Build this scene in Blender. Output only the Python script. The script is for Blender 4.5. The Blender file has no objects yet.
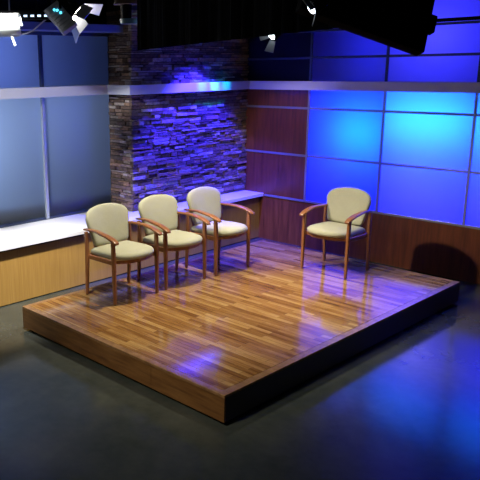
import bpy, bmesh, math, random
from mathutils import Vector, Matrix, Euler
random.seed(7)
C = bpy.context.scene.collection
PI = math.pi
R = math.radians

# ------------------------------------------------------------------ camera
cd = bpy.data.cameras.new('camera'); cam = bpy.data.objects.new('camera', cd); C.objects.link(cam)
fwd = Vector((-0.7266, 0.6438, -0.2393)).normalized()
right = Vector((0.6653, 0.7464, -0.0142)); right = (right - right.dot(fwd)*fwd).normalized()
up = right.cross(fwd)
M = Matrix((right, up, -fwd)).transposed().to_4x4(); M.translation = Vector((5.2192, -6.8363, 2.3758))
cam.matrix_world = M
cd.sensor_width = 36; cd.lens = 685.8/480*36
cd.shift_x = (240-132.69)/480; cd.shift_y = (236.34-240)/480
cd.clip_start = .05; cd.clip_end = 100
bpy.context.scene.camera = cam

# ------------------------------------------------------------------ world and exposure
W = bpy.data.worlds.new('world'); bpy.context.scene.world = W; W.use_nodes = True
W.node_tree.nodes['Background'].inputs[0].default_value = (.35, .42, .6, 1)
W.node_tree.nodes['Background'].inputs[1].default_value = .012
vs = bpy.context.scene.view_settings
vs.view_transform = 'Standard'; vs.look = 'None'; vs.gamma = 1; vs.use_curve_mapping = False
vs.exposure = 0.0

# ------------------------------------------------------------------ lights
def aim(o, loc, target):
    o.location = loc
    o.rotation_euler = (Vector(target)-Vector(loc)).to_track_quat('-Z', 'Y').to_euler()
def area(name, loc, target, sx, sy, power, col):
    l = bpy.data.lights.new(name, 'AREA'); l.shape = 'RECTANGLE'; l.size = sx; l.size_y = sy
    l.energy = power; l.color = col
    o = bpy.data.objects.new(name, l); C.objects.link(o); aim(o, loc, target); return o
def spot(name, loc, target, power, col, deg, blend=.6, rad=.06):
    l = bpy.data.lights.new(name, 'SPOT'); l.energy = power; l.color = col
    l.spot_size = R(deg); l.spot_blend = blend; l.shadow_soft_size = rad
    o = bpy.data.objects.new(name, l); C.objects.link(o); aim(o, loc, target); return o
def point(name, loc, power, col, rad=.1):
    l = bpy.data.lights.new(name, 'POINT'); l.energy = power; l.color = col; l.shadow_soft_size = rad
    o = bpy.data.objects.new(name, l); C.objects.link(o); o.location = loc; return o

WARM = (1, .89, .74)
BLUE = (.018, .022, 1)
# stage lamps in the grid over the platform (above the frame), plus an added floor fill
spot('stage_key', (.95, -2.15, 3.68), (.85, -2.05, .25), 600, (1, .90, .70), 74, .9, .12)
spot('stage_fill', (1.7, -1.4, 3.6), (1.0, -1.3, .25), 130, (1, .92, .80), 75, 1, .12)
spot('bench_wash', (.85, -4.05, 3.6), (-.95, -3.5, .4), 1350, (1, .96, .90), 48, .9, .12)
spot('fascia_wash', (.4, -5.6, 3.5), (-1.0, -1.6, 1.0), 640, (.95, .95, 1), 31, .3, .1)
spot('platform_front', (2.0, -6.4, 3.5), (1.9, -3.3, .1), 330, (1, .9, .74), 44, 1, .12)
area('house_light', (2.0, -6.6, 3.68), (2.0, -6.6, 0), 1.6, 1.6, 24, (1, 1, .86))  # added soft light without a fixture, lifts the floor
# blue wash on the stone wall, then added spots for band and corner
spot('stone_wash', (-.30, -.28, 2.98), (-.52, -.36, 1.4), 2100, (.024, .014, 1), 77, .5, .03)
spot('corner_panel_wash', (1.3, -2.4, 3.6), (-.35, .78, 1.0), 220, (1, .82, .62), 28, .4, .1)  # added warm spot to brighten the mahogany by the corner
spot('corner_fill', (.7, -1.5, 3.6), (-.5, -.35, .65), 60, (1, .88, .74), 52, 1, .1)  # added warm fill, offsets the blue on the ledge
spot('band_wash', (-.2, -.02, 2.85), (-.84, -.02, 2.15), 200, (.0, .5, 1), 14, 1, .03)  # this and the next two: added cyan spots for the band's hot spot
spot('band_wash_left', (-.2, -.26, 2.85), (-.84, -.26, 2.15), 120, (.0, .4, 1), 14, 1, .03)
spot('band_wash_corner', (-.2, .2, 2.85), (-.84, .2, 2.15), 120, (.0, .5, 1), 14, 1, .03)
spot('violet_wash', (1.0, -1.4, 3.4), (.15, .68, 2.14), 90, (.30, .26, 1), 22, 1, .08)  # added spot standing in for violet bounce on the band
# light boxes behind the translucent panels of the right wall
area('panel_backlight_middle', (.58, 1.36, 1.35), (.58, 0, 1.35), .9, 1.4, 40, (.006, .006, 1))
area('panel_backlight_right', (1.615, 1.36, 1.35), (1.615, 0, 1.35), .9, 1.4, 62, (.014, .013, 1))
area('panel_backlight_far', (2.65, 1.36, 1.35), (2.65, 0, 1.35), .9, 1.4, 62, (.014, .013, 1))
area('panel_backlight_upper_middle', (.92, 1.3, 2.6), (.8, 0, 2.6), .15, .8, 3.2, BLUE)
area('panel_backlight_upper_right', (1.615, 1.36, 2.7), (1.615, 0, 2.7), .9, .9, 11, (.03,.03,1))
area('panel_backlight_upper_far', (2.65, 1.36, 2.7), (2.65, 0, 2.7), .9, .9, 11, (.03,.03,1))
area('panel_lamp_middle', (.78, 1.15, 1.58), (.78, 0, 1.58), .5, .25, 3.3, (.0, .36, 1))
area('panel_lamp_right', (1.6, 1.15, 1.76), (1.6, 0, 1.76), .9, .25, 7.0, (.0, .40, 1))
area('panel_lamp_far', (2.6, 1.15, 1.76), (2.6, 0, 1.76), .9, .25, 7.0, (.0, .40, 1))
# light behind the frosted panes on the left
point('pane_light', (-2.15, -3.75, 1.7), 62, (.48, .62, 1), .4)
point('pane_light_right', (-2.2, -2.2, 1.9), 9, (.4, .5, 1), .25)
point('pane_light_upper', (-2.1, -3.0, 2.5), 17, (.22, .32, 1), .15)

# ------------------------------------------------------------------ materials
def mat(name, col=(.5,.5,.5), rough=.5, metal=0, spec=.5):
    m = bpy.data.materials.new(name); m.use_nodes = True
    b = m.node_tree.nodes['Principled BSDF']
    b.inputs['Base Color'].default_value = (*col, 1); b.inputs['Roughness'].default_value = rough
    b.inputs['Metallic'].default_value = metal; b.inputs['Specular IOR Level'].default_value = spec
    return m
def N(m, t, **k):
    n = m.node_tree.nodes.new(t)
    for a, v in k.items(): setattr(n, a, v)
    return n
def L(m, a, b): m.node_tree.links.new(a, b)
def ramp(m, fac, stops):
    r = N(m, 'ShaderNodeValToRGB'); e = r.color_ramp.elements
    e[0].position, e[0].color = stops[0][0], (*stops[0][1], 1)
    e[1].position, e[1].color = stops[-1][0], (*stops[-1][1], 1)
    for p, c in stops[1:-1]:
        x = e.new(p); x.color = (*c, 1)
    L(m, fac, r.inputs[0]); return r.outputs[0]
def coords(m, scale=(1,1,1), rot=(0,0,0)):
    t = N(m, 'ShaderNodeTexCoord'); mp = N(m, 'ShaderNodeMapping')
    mp.inputs['Scale'].default_value = scale; mp.inputs['Rotation'].default_value = rot
    L(m, t.outputs['Object'], mp.inputs[0]); return mp.outputs[0]
def noise(m, vec, scale, detail=4, rough=.55):
    n = N(m, 'ShaderNodeTexNoise'); n.inputs['Scale'].default_value = scale
    n.inputs['Detail'].default_value = detail; n.inputs['Roughness'].default_value = rough
    L(m, vec, n.inputs['Vector']); return n.outputs[0]
def mixc(m, fac, a, b, mode='MIX'):
    x = N(m, 'ShaderNodeMix', data_type='RGBA', blend_type=mode)
    if isinstance(fac, float): x.inputs[0].default_value = fac
    else: L(m, fac, x.inputs[0])
    for s, v in ((6, a), (7, b)):
        if isinstance(v, tuple): x.inputs[s].default_value = (*v, 1)
        else: L(m, v, x.inputs[s])
    return x.outputs[2]
def bump(m, h, strength, dist=.01):
    b = N(m, 'ShaderNodeBump'); b.inputs['Strength'].default_value = strength; b.inputs['Distance'].default_value = dist
    L(m, h, b.inputs['Height']); L(m, b.outputs[0], m.node_tree.nodes['Principled BSDF'].inputs['Normal'])
def base(m): return m.node_tree.nodes['Principled BSDF'].inputs['Base Color']
def grain_mat(name, stops, scale, nscale=3, rough=.4, spec=.5):
    m = mat(name, rough=rough, spec=spec)
    v = coords(m, scale); f = noise(m, v, nscale, 6, .6)
    L(m, ramp(m, f, stops), base(m)); bump(m, f, .08, .002); return m

# platform planks: run along X
plank = mat('plank_floor', rough=.2, spec=.5)
v = coords(plank)
br = N(plank, 'ShaderNodeTexBrick'); br.offset = .37; br.offset_frequency = 2
for k, val in (('Scale', 1), ('Mortar Size', .0011), ('Mortar Smooth', .3), ('Bias', 0), ('Brick Width', .50), ('Row Height', .051)):
    br.inputs[k].default_value = val
br.inputs['Color1'].default_value = (0, 0, 0, 1); br.inputs['Color2'].default_value = (1, 1, 1, 1); br.inputs['Mortar'].default_value = (.3, .3, .3, 1)
L(plank, v, br.inputs['Vector'])
g = noise(plank, coords(plank, (1.1, 13, 1)), 3.2, 6, .65)
tone = mixc(plank, .7, br.outputs['Color'], g)
c = ramp(plank, tone, [(.28, (.13, .052, .014)), (.42, (.22, .102, .028)), (.56, (.31, .165, .050)), (.76, (.44, .28, .10))])
c = mixc(plank, br.outputs['Fac'], c, (.06, .025, .01))
L(plank, c, base(plank))
rr = ramp(plank, g, [(.2, (.14,)*3), (.8, (.07,)*3)]); L(plank, rr, plank.node_tree.nodes['Principled BSDF'].inputs['Roughness'])
bump(plank, br.outputs['Fac'], -.25, .002)
border = grain_mat('border_board', [(.3, (.17, .085, .035)), (.7, (.32, .18, .08))], (3, 3, 1), 4, .22)
border_end = grain_mat('border_board_side', [(.3, (.17, .085, .035)), (.7, (.32, .18, .08))], (3, 3, 1), 4, .22)
skirt_m = grain_mat('skirt_walnut', [(.25, (.075, .028, .008)), (.5, (.17, .075, .022)), (.8, (.26, .13, .04))], (1.2, 9, 14), 3, .32)
shade_dark = mat('skirt_black', (.008, .006, .006), .45)  # near-black that paints shade on the side skirt and under the ledge
black = mat('matte_black', (.004, .004, .005), .85, spec=.08)
drape_m = mat('black_duvetyne', (.004, .004, .005), .95, spec=.05)
bump(drape_m, noise(drape_m, coords(drape_m, (6, 6, .3)), 4, 3), .6, .03)

# polished concrete floor
conc = mat('polished_concrete', rough=.15, spec=.3)
v = coords(conc); f = noise(conc, v, 1.1, 7, .6); f2 = noise(conc, v, 9, 5, .6)
c = ramp(conc, f, [(.3, (.028, .036, .030)), (.5, (.046, .054, .044)), (.72, (.088, .092, .074))])
c = mixc(conc, .35, c, ramp(conc, f2, [(.3, (.022, .027, .026)), (.7, (.066, .07, .062))]))
L(conc, c, base(conc))
bump(conc, f2, .03, .002)

maho = grain_mat('mahogany_panel', [(.3, (.085, .024, .010)), (.55, (.145, .042, .016)), (.8, (.21, .066, .024))], (9, 1, .8), 3, .33)
oak = grain_mat('oak_front', [(.25, (.31, .17, .040)), (.55, (.38, .22, .056)), (.8, (.45, .27, .08))], (1, 22, .7), 3, .42)
ledge_m = mat('white_laminate', (.80, .81, .84), .35)
fasc_m = mat('white_band', (.62, .63, .68), .5)
alu = mat('grey_aluminium', (.30, .32, .36), .38, .6)
alu_l = mat('pale_aluminium', (.42, .46, .52), .4, .5)
frame_b = mat('slate_blue_frame', (.035, .05, .10), .4, .3)

def translucent(name, col, gl=.04):
    m = bpy.data.materials.new(name); m.use_nodes = True; nt = m.node_tree
    nt.nodes.remove(nt.nodes['Principled BSDF']); out = nt.nodes['Material Output']
    t = N(m, 'ShaderNodeBsdfTranslucent'); t.inputs[0].default_value = (*col, 1)
    d = N(m, 'ShaderNodeBsdfDiffuse'); d.inputs[0].default_value = (*[x*.3 for x in col], 1)
    gg = N(m, 'ShaderNodeBsdfGlossy'); gg.inputs['Roughness'].default_value = .25
    a = N(m, 'ShaderNodeMixShader'); a.inputs[0].default_value = .08
    b = N(m, 'ShaderNodeMixShader'); b.inputs[0].default_value = gl
    L(m, t.outputs[0], a.inputs[1]); L(m, d.outputs[0], a.inputs[2])
    L(m, a.outputs[0], b.inputs[1]); L(m, gg.outputs[0], b.inputs[2]); L(m, b.outputs[0], out.inputs[0])
    return m
plexi = translucent('translucent_acrylic', (.85, .85, .9))
frost = translucent('frosted_pane', (.62, .72, .82), .03)

# dry stacked ledge stone, a tone for each stone
stone = mat('ledge_stone', rough=.75, spec=.35)
gi = N(stone, 'ShaderNodeNewGeometry')
f = noise(stone, coords(stone, (1, 1, 2.2)), 22, 6, .65)
c1 = ramp(stone, gi.outputs['Random Per Island'], [(0, (.10, .065, .05)), (.25, (.23, .15, .105)), (.45, (.14, .115, .10)), (.62, (.42, .25, .15)), (.8, (.28, .24, .21)), (1, (.56, .47, .39))])
L(stone, mixc(stone, .75, c1, ramp(stone, f, [(.32, (.30, .30, .30)), (.62, (1.0, 1.0, 1.0))]), 'MULTIPLY'), base(stone))
bump(stone, f, 1, .02)
mortar = mat('dark_mortar', (.03, .025, .022), .9)

chair_wood = grain_mat('cherry_wood', [(.25, (.17, .060, .022)), (.55, (.27, .105, .038)), (.85, (.38, .17, .065))], (3, 3, .6), 12, .3)
fab = mat('sage_fabric', rough=.9, spec=.15)
f = noise(fab, coords(fab), 260, 2, .6); f3 = noise(fab, coords(fab), 7, 3, .5)
L(fab, mixc(fab, .4, ramp(fab, f, [(.3, (.31, .305, .20)), (.7, (.46, .45, .32))]), ramp(fab, f3, [(.3, (.36, .35, .245)), (.7, (.42, .41, .30))])), base(fab))
bump(fab, f, .25, .002)
foot_m = mat('dark_glide', (.02, .018, .016), .5)

# ------------------------------------------------------------------ geometry helpers
def bx(bm, a, b):
    x0,y0,z0 = a; x1,y1,z1 = b
    vs_ = [bm.verts.new(p) for p in ((x0,y0,z0),(x1,y0,z0),(x1,y1,z0),(x0,y1,z0),(x0,y0,z1),(x1,y0,z1),(x1,y1,z1),(x0,y1,z1))]
    for q in ((0,3,2,1),(4,5,6,7),(0,1,5,4),(1,2,6,5),(2,3,7,6),(3,0,4,7)): bm.faces.new([vs_[i] for i in q])
    return vs_
def loft(bm, rings, cap=True, closed=True):
    rv = [[bm.verts.new(p) for p in r] for r in rings]
    n = len(rv[0])
    for a, b in zip(rv, rv[1:]):
        for i in range(n if closed else n-1):
            bm.faces.new((a[i], a[(i+1)%n], b[(i+1)%n], b[i]))
    if cap:
        bm.faces.new(list(reversed(rv[0]))); bm.faces.new(rv[-1])
    return rv
def rrect(w, h, k=.28):
    r = min(w, h)*k; out = []
    for cx, cy, a0 in ((w/2-r, h/2-r, 0), (-w/2+r, h/2-r, 90), (-w/2+r, -h/2+r, 180), (w/2-r, -h/2+r, 270)):
        for a in (0, 45, 90): out.append((cx+r*math.cos(R(a0+a)), cy+r*math.sin(R(a0+a))))
    return out
def sweep(bm, path, sizes, side=Vector((1,0,0)), k=.28):
    """rounded rectangular section swept along a path; sizes = (width along side, thickness)"""
    P = [Vector(p) for p in path]; rings = []
    for i, p in enumerate(P):
        t = (P[min(i+1, len(P)-1)] - P[max(i-1, 0)]).normalized()
        s = (side - side.dot(t)*t).normalized(); n = t.cross(s)
        w, h = sizes[i] if isinstance(sizes, list) else sizes
        rings.append([p + s*a + n*b for a, b in rrect(w, h, k)])
    loft(bm, rings)
def cyl(bm, a, b, r0, r1=None, n=16, cap=True):
    a, b = Vector(a), Vector(b); r1 = r0 if r1 is None else r1
    t = (b-a).normalized(); s = t.orthogonal().normalized(); q = t.cross(s)
    loft(bm, [[p + s*r*math.cos(2*PI*i/n) + q*r*math.sin(2*PI*i/n) for i in range(n)] for p, r in ((a, r0), (b, r1))], cap)
def tube(bm, pts, r, n=8):
    P = [Vector(p) for p in pts]; rings = []
    ref = Vector((.3, .5, .81)).normalized()
    for i, p in enumerate(P):
        t = (P[min(i+1, len(P)-1)] - P[max(i-1, 0)]).normalized()
        s = (ref - ref.dot(t)*t).normalized(); q = t.cross(s)
        rings.append([p + s*r*math.cos(2*PI*j/n) + q*r*math.sin(2*PI*j/n) for j in range(n)])
    loft(bm, rings)
def obj(name, bm, m, parent=None, bevel=0, smooth=False, seg=2):
    bmesh.ops.recalc_face_normals(bm, faces=bm.faces)
    me = bpy.data.meshes.new(name); bm.to_mesh(me); bm.free(); me.materials.append(m)
    if smooth:
        for p in me.polygons: p.use_smooth = True
    o = bpy.data.objects.new(name, me); C.objects.link(o)
    if parent: o.parent = parent
    if bevel:
        b = o.modifiers.new('bevel', 'BEVEL'); b.width = bevel; b.segments = seg; b.limit_method = 'ANGLE'; b.angle_limit = R(40)
    return o
def box(name, a, b, m, parent=None, bevel=0):
    bm = bmesh.new(); bx(bm, a, b); return obj(name, bm, m, parent, bevel)
def tag(o, label, cat, group=None):
    o['label'] = label; o['category'] = cat
    if group: o['group'] = group
    return o
def thing(name, label, cat, loc=(0,0,0), rot=(0,0,0), group=None):
    o = bpy.data.objects.new(name, None); C.objects.link(o); o.location = loc; o.rotation_euler = rot
    o.empty_display_size = .1
    return tag(o, label, cat, group)
def struct(name, a, b, m, bevel=0):
    o = box(name, a, b, m, None, bevel); o['kind'] = 'structure'; return o

# ------------------------------------------------------------------ setting
H = 3.75
YW = .782            # face of the right wall
XB = -.943           # face of the stone wall
XW = -1.363          # plane of the frosted panes
YB = -1.36           # side of the stone wall
struct('floor', (-2.6, -11, -.1), (9, 2.0, 0), conc)
struct('ceiling', (-2.6, -11, H), (9, 2.0, H+.1), black)
V = [-.97, .0645, 1.0946, 2.1322, 3.165]
Z = [.6247, 1.2216, 1.8332, 2.4597, 2.7827]
# mahogany wall: lower run, and the column of panels next to the corner
o = struct('wall_right', (XB-.2, YW, 0), (4.4, YW+.05, Z[0]), maho)
o = struct('wall_right_upper', (XB-.2, YW, Z[0]), (V[1], YW+.05, 2.12), maho)
navy = mat('unlit_navy_panel', (.004, .005, .018), .6, spec=.1)  # lack of light on the upper corner panels put into the colour
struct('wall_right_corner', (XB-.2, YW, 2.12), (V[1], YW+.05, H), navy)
struct('wall_right_top', (V[1], YW, 3.3), (4.4, YW+.05, H), black)
struct('wall_right_back', (V[1]-.05, YW+.75, 0), (4.4, YW+.8, H), black)
for i, x in enumerate(V[1:]):                       # partitions of the light boxes behind the panels
    struct('partition_%d' % (i+1), (x-.012, YW+.012, .1), (x+.012, YW+.74, H), black)
struct('partition_shelf', (V[1]+.02, YW+.03, 2.10), (4.4, YW+.74, 2.13), black)
V5 = V[1:] + [4.2]
zz = [Z[0], Z[1], Z[2], Z[3], Z[4], 3.3]
wn = 0
def pane(name, x0, x1, z0, z1, y, m, axis='y'):
    """a pane: front sheet with folded rim, open at the back"""
    bm = bmesh.new(); d = .006
    f = [(x0,y,z0),(x1,y,z0),(x1,y,z1),(x0,y,z1)]; b = [(p[0], y+d, p[2]) for p in f]
    if axis == 'x':
        f = [(y, p[0], p[2]) for p in f]; b = [(y-d, p[1], p[2]) for p in f]
    fv = [bm.verts.new(p) for p in f]; bv = [bm.verts.new(p) for p in b]
    bm.faces.new(fv)
    for i in range(4): bm.faces.new((fv[i], fv[(i+1)%4], bv[(i+1)%4], bv[i]))
    o = obj(name, bm, m); o['kind'] = 'structure'; return o
for i in range(4):
    for j in range(5):
        wn += 1
        pane('window_%d' % wn, V5[i]+.002, V5[i+1]-.002, zz[j]+.002, zz[j+1]-.002, YW+.003, plexi)
# metal trims on the right wall
tn = 1
for z in Z[:3]:
    struct('trim_%d' % tn, (XB-.1 if z > Z[0] else -.60, YW-.012, z-.014), (4.2, YW+.004, z+.014), alu, .003); tn += 1
for z in Z[3:]:
    struct('trim_%d' % tn, (XB-.1, YW-.012, z-.014), (4.2, YW+.004, z+.014), frame_b, .003); tn += 1
for i, x in enumerate(V[1:]):
    struct('trim_%d' % tn, (x-.015, YW-.016, Z[0]), (x+.015, YW+.002, 2.09), alu, .003); tn += 1
    struct('trim_%d' % tn, (x-.015, YW-.016, 2.15), (x+.015, YW+.002, 3.3), frame_b, .003); tn += 1
struct('trim_%d' % tn, (.3, YW-.09, 2.80), (4.2, YW-.017, 2.835), black, .004); tn += 1

# left wall: frosted panes, mullions, frame and light box behind
ys = [-5.33, -4.34, -3.345, -2.349, YB]
for i in range(4):
    wn += 1; pane('window_%d' % wn, ys[i], ys[i+1], .66, 2.757, XW, frost, 'x')
for y in ys[:4]:
    struct('trim_%d' % tn, (XW-.03, y-.02, .66), (XW+.03, y+.02, 2.09), alu_l, .004); tn += 1
    struct('trim_%d' % tn, (XW-.03, y-.02, 2.15), (XW+.03, y+.02, 2.757), frame_b, .004); tn += 1
struct('trim_%d' % tn, (XW-.03, -5.4, .65), (XW+.018, YB, .685), frame_b, .004); tn += 1
struct('trim_%d' % tn, (XW-.03, -5.4, 2.735), (XW+.04, YB, 2.772), frame_b, .004); tn += 1
header_m = mat('blue_header', (.10, .14, .34), .5)
struct('trim_%d' % tn, (XW-.2, -5.4, 2.772), (-1.05, YB-.02, 2.852), header_m, .004); tn += 1
struct('wall_left', (XW-.1, -11, 2.852), (XW-.0, YB, H), black)
struct('wall_left_back', (-2.55, -11, 0), (-2.5, 1.9, H), black)
struct('wall_left_lower', (XW-.14, -5.4, 0), (XW-.10, YB, .93), black)  # unseen board added to darken the foot of the panes
struct('partition_left', (-2.45, -5.4, 2.10), (XW-.03, YB, 2.13), black)  # unseen shelf added to dim the panes above the band
struct('wall_left_front', (-2.5, -11, 0), (XW, -5.4, H), black)

# stone wall: core and laid stones as one surface
bm = bmesh.new(); bx(bm, (XW-.2, YB+.02, .0), (XB-.02, YW-.001, H))
o = obj('wall_stone_core', bm, mortar); o['kind'] = 'structure'
bm = bmesh.new()
z = .655
while z < 3.0:
    h = random.choice((.022, .028, .034, .04, .052)); 
    for face in (0, 1):
        s = YB+.0 if face == 0 else XW+.002; end = YW-.002 if face == 0 else XB-.012
        first = True
        while s < end-.001:
            l = random.uniform(.07, .24) if h > .025 else random.uniform(.12, .3)
            e = min(s+l, end)
            if end-e < .04: e = end
            d = random.uniform(-.018, .02)
            g = .0035
            if face == 0: vv = bx(bm, (XB-.05, s+g, z+g), (XB+d, e-g, z+h-g))
            else: vv = bx(bm, (s+g, YB-.0-d*.8, z+g), (e-g, YB+.05, z+h-g))
            for q in vv:
                q.co.z += random.uniform(-.003, .003)
                if face == 0 and q.co.x > XB-.04: q.co.x += random.uniform(-.004, .004)
                if face == 1 and q.co.y < YB+.04: q.co.y += random.uniform(-.004, .004)
            s = e
    z += h
o = obj('wall_stone', bm, stone); o['kind'] = 'structure'

# white band running around at door head height
FT, FB = 2.174, 2.065
def band(name, pts, depth):
    bm = bmesh.new()
    outer = [Vector((x, y, 0)) for x, y in pts]
    nn = [Vector(depth[i]) for i in range(len(pts))]
    rings = []
    for p, q in zip(outer, nn):
        i_ = p + q
        rings.append([(p.x,p.y,FB),(p.x,p.y,FT),(i_.x,i_.y,FT),(i_.x,i_.y,FB)])
    loft(bm, rings); o = obj(name, bm, fasc_m, None, .002); o['kind'] = 'structure'; return o
XF, XF2, YF, YJ = -.8347, -1.2352, .681, -1.4858
band('trim_%d' % tn, [(XF2, -5.4), (XF2, YJ), (XF, YJ), (XF, YF), (4.2, YF)],
     [(-.11,0,0), (-.11,.09,0), (-.085,.09,0), (-.085,.078,0), (0,.078,0)]); tn += 1

# ------------------------------------------------------------------ built-in ledge
t = thing('window_ledge', 'long white window ledge with wood front below frosted panes and stone wall', 'ledge', (-.9, -2.3, 0))
def rel(par, a, b):
    l = par.location; return tuple(a[i]-l[i] for i in range(3)), tuple(b[i]-l[i] for i in range(3))
XS, ZS, BZ = -.613, .6504, .012
a, b = rel(t, (XW-.03, -5.4, ZS-.045), (XS, YW-.002, ZS)); box('ledge_top', a, b, ledge_m, t, .004)
a, b = rel(t, (-.71, -5.39, BZ), (-.676, YW-.002, ZS-.07)); box('front_panel', a, b, oak, t)
a, b = rel(t, (-.80, -5.39, ZS-.07), (-.66, YW-.002, ZS-.046)); box('support_rail', a, b, shade_dark, t)  # dark strip added for the shadow under the ledge overhang
a, b = rel(t, (-.80, -5.39, 0), (-.712, YW-.002, BZ)); box('toe_kick', a, b, black, t)

# ------------------------------------------------------------------ platform
PX, PY, PZ, PH = 2.4708, 3.6, .2289, .202
t = thing('stage_platform', 'low square-cornered wooden stage platform with glossy plank top', 'platform', (0, 0, 0))
bm = bmesh.new(); bx(bm, (.05, -PY+.06, PZ-.02), (PX-.065, -.004, PZ)); obj('plank_top', bm, plank, t)
bm = bmesh.new(); bx(bm, (0, -PY, PZ-.02), (PX, -PY+.058, PZ+.0005)); obj('edge_board', bm, border, t, .003)
bm = bmesh.new(); bx(bm, (PX-.063, -PY+.06, PZ-.02), (PX, 0, PZ+.0005)); obj('edge_board', bm, border_end, t, .003)
bm = bmesh.new(); bx(bm, (0, -PY+.06, PZ-.02), (.048, 0, PZ+.0005)); obj('edge_board', bm, border_end, t, .003)
zb = PZ-PH
JX = 1.75
box('skirt_board', (0, -PY, zb), (JX-.001, -PY+.02, PZ-.021), skirt_m, t, .0015)
sk2 = box('skirt_board', (JX+.001, -PY, zb), (PX, -PY+.02, PZ-.021), skirt_m, t, .0015)
box('side_skirt', (PX-.02, -PY+.021, zb), (PX, 0, PZ-.021), shade_dark, t, .0015)['label'] = 'black side skirt'  # unlit wood side, its shade put into the near-black colour
box('side_skirt', (0, -PY+.021, zb), (.02, 0, PZ-.021), skirt_m, t, .0015)
box('back_skirt', (.021, -.02, zb), (PX-.021, 0, PZ-.021), skirt_m, t)
box('recessed_base', (.12, -PY+.12, 0), (PX-.12, -.1, PZ-.021), black, t)

# ------------------------------------------------------------------ chairs
def outline_seat():
    pts = []
    # back edge, right side, rounded front, left side (front is -Y)
    ctrl = [(-.215,.195),(-.1,.202),(0,.204),(.1,.202),(.215,.195),(.238,.165),(.244,.08),(.247,-.03),(.246,-.13),(.222,-.215),(.16,-.280),(.08,-.307),(0,-.315),
            (-.08,-.307),(-.16,-.280),(-.222,-.215),(-.246,-.13),(-.247,-.03),(-.244,.08),(-.238,.165)]
    n = len(ctrl)
    for i in range(n):
        p0,p1,p2,p3 = [Vector((*ctrl[(i+k-1)%n],0)) for k in range(4)]
        for s in (0,.5):
            pts.append(.5*((2*p1)+(-p0+p2)*s+(2*p0-5*p1+4*p2-p3)*s*s+(-p0+3*p1-3*p2+p3)*s**3))
    return pts
def outline_back():
    # (x, z) 0 = bottom
    ctrl = [(-.17,0),(0,-.004),(.17,0),(.205,.012),(.221,.06),(.239,.15),(.257,.225),(.259,.28),(.232,.330),(.172,.364),(.09,.384),(0,.391),
            (-.09,.384),(-.172,.364),(-.232,.330),(-.259,.28),(-.257,.225),(-.239,.15),(-.221,.06),(-.205,.012)]
    n = len(ctrl); pts = []
    for i in range(n):
        p0,p1,p2,p3 = [Vector((*ctrl[(i+k-1)%n],0)) for k in range(4)]
        for s in (0,.5):
            pts.append(.5*((2*p1)+(-p0+p2)*s+(2*p0-5*p1+4*p2-p3)*s*s+(-p0+3*p1-3*p2+p3)*s**3))
    return pts
def pillow(outline, prof, f):
    """prof: list of (scale, height); f maps (u, v, h) to a point"""
    bm = bmesh.new()
    cx = sum(p.x for p in outline)/len(outline); cy = sum(p.y for p in outline)/len(outline)
    rings = [[f(cx+(p.x-cx)*s, cy+(p.y-cy)*s, h) for p in outline] for s, h in prof]
    rv = loft(bm, rings, cap=False)
    for ring, h in ((rv[0], prof[0][1]), (rv[-1], prof[-1][1])):
        c_ = bm.verts.new(f(cx, cy, h))
        for i in range(len(ring)): bm.faces.new((ring[i], ring[(i+1)%len(ring)], c_))
    return bm
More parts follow.
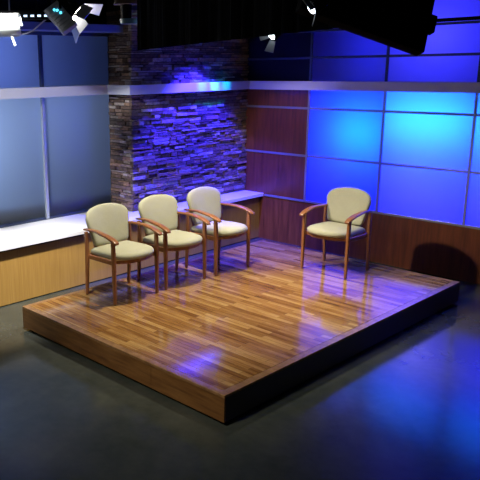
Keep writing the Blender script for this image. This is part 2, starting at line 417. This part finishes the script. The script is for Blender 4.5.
def make_chair():
    t = thing('armchair', '', 'chair')
    # seat cushion
    prof = [(.5,0),(.9,0),(.965,.004),(.99,.014),(1,.026),(.993,.038),(.970,.049),(.93,.058),(.85,.067),(.7,.076),(.45,.083),(.2,.086)]
    obj('seat', pillow(outline_seat(), prof, lambda x, y, h: Vector((x, y, .412+h+(.006 if y < 0 else 0)*0 - y*.03))), fab, t, smooth=True)
    # backrest: curved in plan, leaning back
    lean = R(15)
    def fb_(x, z, h):
        zc = z; y = -h + .030*(1-(x/.26)**2) - .030
        Y = y*math.cos(lean) + zc*math.sin(lean); Zz = zc*math.cos(lean) - y*math.sin(lean)
        return Vector((x, .169+Y, .480+Zz))
    prof = [(.6,-.022),(.93,-.022),(.975,-.018),(.995,-.008),(1,.004),(.99,.016),(.965,.024),(.91,.030),(.8,.034),(.55,.037),(.25,.038)]
    obj('backrest', pillow(outline_back(), prof, fb_), fab, t, smooth=True)
    # seat frame: side rails, back rail, bowed front rail
    bm = bmesh.new()
    for s in (-1, 1): sweep(bm, [(s*.252,-.20,.395),(s*.252,.0,.392),(s*.252,.20,.388)], (.022,.045))
    sweep(bm, [(-.25,.198,.388),(0,.198,.388),(.25,.198,.388)], (.022,.05), Vector((0,1,0)))
    fr = [(-.25,-.185),(-.21,-.215),(-.15,-.243),(-.08,-.259),(0,-.265),(.08,-.259),(.15,-.243),(.21,-.215),(.25,-.185)]
    rings = []
    for i, (x, y) in enumerate(fr):
        k = 1-(x/.25)**2; top = .414; bot = .388 - .010*k
        nx, ny = x*.6, -.25; l_ = math.hypot(nx, ny); nx, ny = nx/l_*.02, ny/l_*.02
        rings.append([(x,y,bot),(x,y,top),(x-nx,y-ny,top),(x-nx,y-ny,bot)])
    loft(bm, rings); obj('seat_frame', bm, chair_wood, t, .003)
    # two uprights that carry the backrest
    for s in (-1, 1):
        bm = bmesh.new(); sweep(bm, [(s*.13,.208,.375),(s*.13,.244,.47),(s*.13,.288,.62),(s*.13,.316,.72)], (.035,.014))
        obj('back_support', bm, chair_wood, t)
    for s in (-1, 1):
        bm = bmesh.new()
        sweep(bm, [(s*.265,-.212,.006),(s*.266,-.210,.2),(s*.266,-.206,.42),(s*.268,-.202,.612)], [(.027,.030),(.031,.036),(.034,.042),(.032,.040)])
        lg = obj('leg', bm, chair_wood, t)
        bm = bmesh.new(); cyl(bm, (s*.265,-.212,0), (s*.265,-.212,.006), .011); obj('glide', bm, foot_m, lg)
        bm = bmesh.new()
        sweep(bm, [(s*.265,.216,.006),(s*.266,.206,.2),(s*.266,.196,.40),(s*.267,.194,.52),(s*.268,.200,.630)], [(.027,.030),(.030,.036),(.032,.042),(.031,.038),(.030,.034)])
        lg = obj('leg', bm, chair_wood, t)
        bm = bmesh.new(); cyl(bm, (s*.265,.216,0), (s*.265,.216,.006), .011); obj('glide', bm, foot_m, lg)
        bm = bmesh.new()
        ap = [(-.268,.590),(-.25,.601),(-.20,.622),(-.13,.640),(-.04,.651),(.06,.655),(.15,.651),(.225,.645),(.268,.640)]
        w = [.040,.054,.064,.066,.061,.054,.047,.040,.034]
        sweep(bm, [(s*(.270 - .004*i*(i>4)), y, z) for i, (y, z) in enumerate(ap)], [(wi, .022 if 0 < i < 8 else .014) for i, wi in enumerate(w)], k=.4)
        obj('armrest', bm, chair_wood, t, smooth=True)
    return t
def dup(root, loc, rotz):
    r = root.copy(); C.objects.link(r); r.location = loc; r.rotation_euler = (0, 0, rotz)
    for ch in list(root.children):
        c = ch.copy(); C.objects.link(c); c.parent = r
        for g_ in ch.children:
            d = g_.copy(); C.objects.link(d); d.parent = c
    return r
G = 'sage green wooden armchairs on the platform'
chair0 = make_chair()
spots = [((.376, -2.690, PZ+.001), R(90-1.0), 'sage green wooden armchair at the left end of the row, nearest the platform edge'),
         ((.390, -2.024, PZ+.001), R(90-3.0), 'sage green wooden armchair in the middle of the row of three'),
         ((.411, -1.338, PZ+.001), R(90), 'sage green wooden armchair at the right end of the row, nearest the room corner'),
         ((1.347, -.507, PZ+.001), R(0), 'sage green wooden armchair standing alone in front of the blue panels')]
for i, (loc, rz, lab) in enumerate(spots):
    if i == 0: o = chair0; o.location = loc; o.rotation_euler = (0, 0, rz)
    else: o = dup(chair0, loc, rz)
    tag(o, lab, 'chair', G)

# ------------------------------------------------------------------ overhead lamps and drapes
metal_b = mat('black_painted_metal', (.005, .005, .006), .8, 0, .08)
metal_g = mat('grey_painted_metal', (.26, .28, .34), .45, .1)
metal_s = mat('bare_steel', (.55, .57, .60), .4, .6)
white_p = mat('white_enamel', (.34, .37, .37), .4)
tan_p = mat('tan_cloth', (.08, .045, .03), .8)
teal_p = mat('teal_metal', (.05, .12, .16), .4)
def emit(name, col, s):
    m = mat(name, (.02,.02,.02), .5); b = m.node_tree.nodes['Principled BSDF']
    b.inputs['Emission Color'].default_value = (*col, 1); b.inputs['Emission Strength'].default_value = s; return m
led_cyan = emit('cyan_led', (.1, .75, 1), 2.5)
led_white = emit('cool_white_led', (.55, .75, 1), 2.2)
led_red = emit('red_led', (1, .05, .03), .8)
lens_m = emit('glowing_lens', (1, .93, .8), 55)
glow_soft = emit('glowing_diffuser', (.86, .95, .93), .2)

def barn_lamp(name, label, loc, target, s=1.0, roll=0, inner=metal_s, power=0, deg=110, col=WARM, group=None, lens=lens_m, doors=(1,1,1,1), flare=38, tilt_hanger=True):
    q = (Vector(target)-Vector(loc)).to_track_quat('-Z', 'Y').to_matrix() @ Matrix.Rotation(roll, 3, 'Z')
    t = thing(name, label, 'studio light', loc, q.to_euler(), group)
    bm = bmesh.new()
    cyl(bm, (0,0,0), (0,0,.10*s), .085*s, .085*s, 24); cyl(bm, (0,0,.10*s), (0,0,.22*s), .085*s, .055*s, 24)
    for k in range(4): cyl(bm, (0,0,(.03+.025*k)*s), (0,0,(.036+.025*k)*s), .09*s, .09*s, 24)
    obj('housing', bm, metal_b, t)
    bm = bmesh.new(); cyl(bm, (0,0,-.006*s), (0,0,-.001*s), .068*s, .072*s, 24); obj('lens', bm, lens, t)
    for k in range(4):
        if not doors[k]: continue
        w0, w1, ln = (.13, .20, .15) if k % 2 == 0 else (.13, .13, .11)
        a = R(flare); bm = bmesh.new(); th = .003
        z1_, o1 = -ln*math.cos(a), ln*math.sin(a)
        ring = [(-w0/2,.085,-.008),(w0/2,.085,-.008),(w1/2,.085+o1,-.008+z1_),(-w1/2,.085+o1,-.008+z1_)]
        nrm = Vector((0, math.cos(a), math.sin(a)))*th
        A = [Vector(p)*s for p in ring]; B = [p+nrm*s for p in A]
        loft(bm, [A, B]); bmesh.ops.rotate(bm, verts=bm.verts, cent=(0,0,0), matrix=Matrix.Rotation(k*PI/2, 3, 'Z'))
        obj('barn_door', bm, inner, t)
    # yoke and hanger rod to the ceiling
    bm = bmesh.new()
    inv = q.inverted(); upv = inv @ Vector((0,0,1)); sd = inv @ Vector((q @ Vector((1,0,0))).cross(Vector((0,0,1)))).normalized() if False else Vector((1,0,0))
    upp = (upv - upv.dot(sd)*sd).normalized(); c0 = Vector((0,0,.08*s))
    tube(bm, [c0+sd*.098*s, c0+sd*.1*s+upp*.1*s, c0+sd*.06*s+upp*.15*s, c0+upp*.16*s, c0-sd*.06*s+upp*.15*s, c0-sd*.1*s+upp*.1*s, c0-sd*.098*s], .007*s)
    obj('yoke', bm, metal_b, t)
    st = c0+upp*.16*s; top = inv @ (Vector((loc[0], loc[1], H)) - Vector(loc)); wz = (q @ st).z + loc[2]
    bm = bmesh.new(); tube(bm, [st, st+upv*(H-wz-.001)], .012); obj('hanger_rod', bm, metal_b, t)
    for sx in (-1, 1):
        bm = bmesh.new(); cyl(bm, c0+Vector((sx*.1*s,0,0)), c0+Vector((sx*.125*s,0,0)), .018*s); obj('knob', bm, metal_b, t)
    if power:
        l = bpy.data.lights.new(name+'_beam', 'SPOT'); l.energy = power; l.color = col; l.spot_size = R(deg); l.spot_blend = .8; l.shadow_soft_size = .05*s
        lo = bpy.data.objects.new(name+'_beam', l); C.objects.link(lo); lo.parent = t; lo.location = (0,0,-.02*s)
    return t
barn_lamp('barn_door_lamp', 'black studio lamp with open bright steel barn doors at top left', (-.075, -2.80, 2.86), (2.3, -.5, .3), 1.12, R(28), power=420, deg=58, flare=32)
lens_s = emit('small_glowing_lens', (.8, .9, 1), 9)
barn_lamp('barn_door_lamp', 'small black lamp with one bright flap hanging before the dark upper wall', (2.80, -3.655, 2.54), (2.50, -4.375, 2.11), .42, R(10), lens=lens_s, doors=(1,0,1,1), flare=45)
barn_lamp('barn_door_lamp', 'small lamp with pale flap at top centre beside the black monitor', (3.776, -4.72, 2.567), (3.35, -5.42, 2.117), .32, R(60), lens=lens_s, doors=(1,1,0,0), flare=45)

# grey tilted LED unit with cyan indicator lights
q = Matrix((right, up, -fwd)).transposed() @ Matrix.Rotation(R(-142), 3, 'Z') @ Matrix.Rotation(R(18), 3, 'X')
t = thing('led_unit', 'grey tilted light unit with cyan indicator dots beside the barn door lamp', 'studio light', (.38, -3.313, 2.78), q.to_euler()); t.scale = (.85,)*3
bm = bmesh.new(); bx(bm, (-.085,-.17,-.03), (.085,.17,.03)); obj('housing', bm, metal_g, t, .008)
bm = bmesh.new()
for k in range(7): bx(bm, (-.07,-.15+k*.045,.031), (.07,-.135+k*.045,.037))
obj('cooling_fins', bm, metal_g, t)
for dx, dy in ((-.03,-.02),(-.02,-.065),(.0,-.09)):
    bm = bmesh.new(); cyl(bm, (dx,dy,.038), (dx,dy,.045), .012); obj('indicator_light', bm, led_cyan, t)
inv = q.inverted(); u_ = inv @ Vector((0,0,1))
bm = bmesh.new(); tube(bm, [u_*.09, u_*(H-2.78-.002)/.85], .012); obj('hanger_rod', bm, metal_b, t)

# LED batten: a row of bright dots in a black bar
t = thing('led_batten', 'black bar with a row of small bright cool-white lights', 'studio light', (-.155, -3.36, 2.825), (0, 0, math.atan2(right.y, right.x)))
box('housing', (-.42,-.02,-.03), (.27,.05,.05), metal_b, t, .005)
for k in range(9):
    bm = bmesh.new(); bx(bm, (.215-k*.06,-.028,-.007), (.245-k*.06,-.021,.009)); obj('light_bulb', bm, led_white, t)
bm = bmesh.new()
for x in (-.3, .15): tube(bm, [(x,.015,.05), (x,.015,H-2.815-.002)], .01)
obj('hanger_rod', bm, metal_b, t)

# white soft light with curved reflector at the frame's left
t = thing('soft_light', 'bright white curved studio soft light at the top left edge', 'studio light', (.08, -3.66, 2.725), (0, 0, math.atan2(right.y, right.x)))
bm = bmesh.new()
prof = [(-.06,.075),(-.10,.045),(-.115,0),(-.10,-.045),(-.05,-.078),(.04,-.09)]
r1 = []
for x in (-.5,-.3,-.1,.05,.10,.13):
    k = 1 if x < .06 else (.93 if x < .11 else .78)
    r1.append([(x, y*k, z*k) for y, z in prof] + [(x, y*k+.012, z*k+.006) for y, z in reversed(prof)])
loft(bm, r1); obj('reflector', bm, white_p, t, smooth=True)
box('diffuser', (-.48,-.045,-.068), (.09,-.03,.075), glow_soft, t, .004)
box('housing', (-.5,-.03,.072), (.115,.08,.098), white_p, t, .006)
for a_, b_ in (((.135,-.08,.06),(.15,-.10,-.01)), ((.055,-.05,-.085),(.085,-.07,-.165))):
    bm = bmesh.new(); cyl(bm, a_, b_, .009); obj('knob', bm, white_p, t)
bm = bmesh.new(); tube(bm, [(-.2,.03,.098), (-.2,.03,H-2.725-.002)], .012); obj('hanger_rod', bm, metal_b, t)

# white cable drooping between the grey unit and the batten
P = [Vector(p) for p in ((-.42,-2.86,2.86),(-.50,-2.90,2.80),(-.58,-2.95,2.735),(-.68,-3.0,2.705),(-.76,-3.04,2.72),(-.80,-3.06,2.80),(-.80,-3.06,3.2),(-.80,-3.06,H-.002))]
cv = []
for i in range(len(P)-1):
    p0,p1,p2,p3 = P[max(i-1,0)],P[i],P[i+1],P[min(i+2,len(P)-1)]
    for k in range(5):
        s = k/5; cv.append(.5*((2*p1)+(-p0+p2)*s+(2*p0-5*p1+4*p2-p3)*s*s+(-p0+3*p1-3*p2+p3)*s**3))
cv.append(P[-1])
bm = bmesh.new(); tube(bm, cv, .007); tag(obj('cable', bm, white_p, smooth=True), 'thin white cable drooping in a loop beside the grey light unit', 'cable')

# lamp with tan shade and teal rim
t = thing('shaded_lamp', 'dim lamp with a tan shade above a teal ring near the stone wall', 'studio light', (.43, -2.63, 2.915), (0, 0, math.atan2(right.y, right.x)))
bm = bmesh.new(); cyl(bm, (0,0,.0), (0,0,.10), .115, .08, 24); obj('lamp_shade', bm, tan_p, t)
bm = bmesh.new(); cyl(bm, (0,0,-.12), (0,0,-.001), .045, .05, 20); obj('housing', bm, metal_b, t)
bm = bmesh.new(); cyl(bm, (.03,0,-.165), (.03,0,-.122), .085, .09, 24); obj('rim', bm, teal_p, t)
bm = bmesh.new(); cyl(bm, (.14,-.02,-.10), (.14,-.02,-.045), .009); cyl(bm, (.05,0,-.08), (.14,-.02,-.08), .008); obj('handle', bm, white_p, t)
bm = bmesh.new(); tube(bm, [(0,0,.1), (0,0,H-2.915-.002)], .012); obj('hanger_rod', bm, metal_b, t)

# black border drape hung across the upper view
A = Vector((1.50, -3.47, 0)); B = Vector((3.62, -4.196, 0))
d = (B-A).normalized(); nrm = Vector((-d.y, d.x, 0)); n = 90
bm = bmesh.new(); fr_, bk = [], []
for i in range(n+1):
    s = i/n; p = A.lerp(B, s) + nrm*.018*math.sin(i*1.3)*(.6+.4*math.sin(i*.37))
    hz = 2.492+.035*s; fr_.append([p+Vector((0,0,hz)), p+Vector((0,0,H-.002))]); bk.append([p+nrm*.008+Vector((0,0,hz)), p+nrm*.008+Vector((0,0,H-.002))])
loft(bm, [f_ + list(reversed(b_)) for f_, b_ in zip(fr_, bk)])
tag(obj('border_drape', bm, drape_m, smooth=True), 'black border drape hanging across the top centre before the stone wall', 'drape')

# big black monitor seen from behind, hanging tilted
q = Matrix((right, up, -fwd)).transposed() @ Matrix.Rotation(R(-14.5), 3, 'Z') @ Matrix.Rotation(R(-8), 3, 'X') @ Matrix.Rotation(R(10), 3, 'Y')
t = thing('hanging_monitor', 'large black monitor hanging tilted at the top right with a red standby light', 'monitor', (3.723, -4.251, 2.586), q.to_euler()); t.scale = (.86,)*3
box('housing', (-.33,-.125,-.03), (.30,.22,.03), metal_b, t, .006)
box('back_cover', (-.24,-.06,.031), (.20,.18,.075), black, t, .01)
box('mount_bracket', (.301,-.01,-.02), (.335,.075,.02), metal_b, t, .004)
bm = bmesh.new(); cyl(bm, (-.02,.12,.076), (-.02,.12,.079), .004); obj('standby_light', bm, led_red, t)
for cx_, cy_ in ((.09, .135), (.15, .12)):
    bm = bmesh.new(); tube(bm, [(cx_-.025,cy_,.078), (cx_-.012,cy_+.02,.10), (cx_+.012,cy_+.02,.10), (cx_+.025,cy_,.078)], .006)
    obj('cable_clip', bm, metal_s, t, smooth=True)
inv = q.inverted(); u_ = inv @ Vector((0,0,1))
bm = bmesh.new(); tube(bm, [Vector((-.05,.2,0)), Vector((-.05,.2,0))+u_*1.1], .016); obj('hanger_rod', bm, metal_b, t)
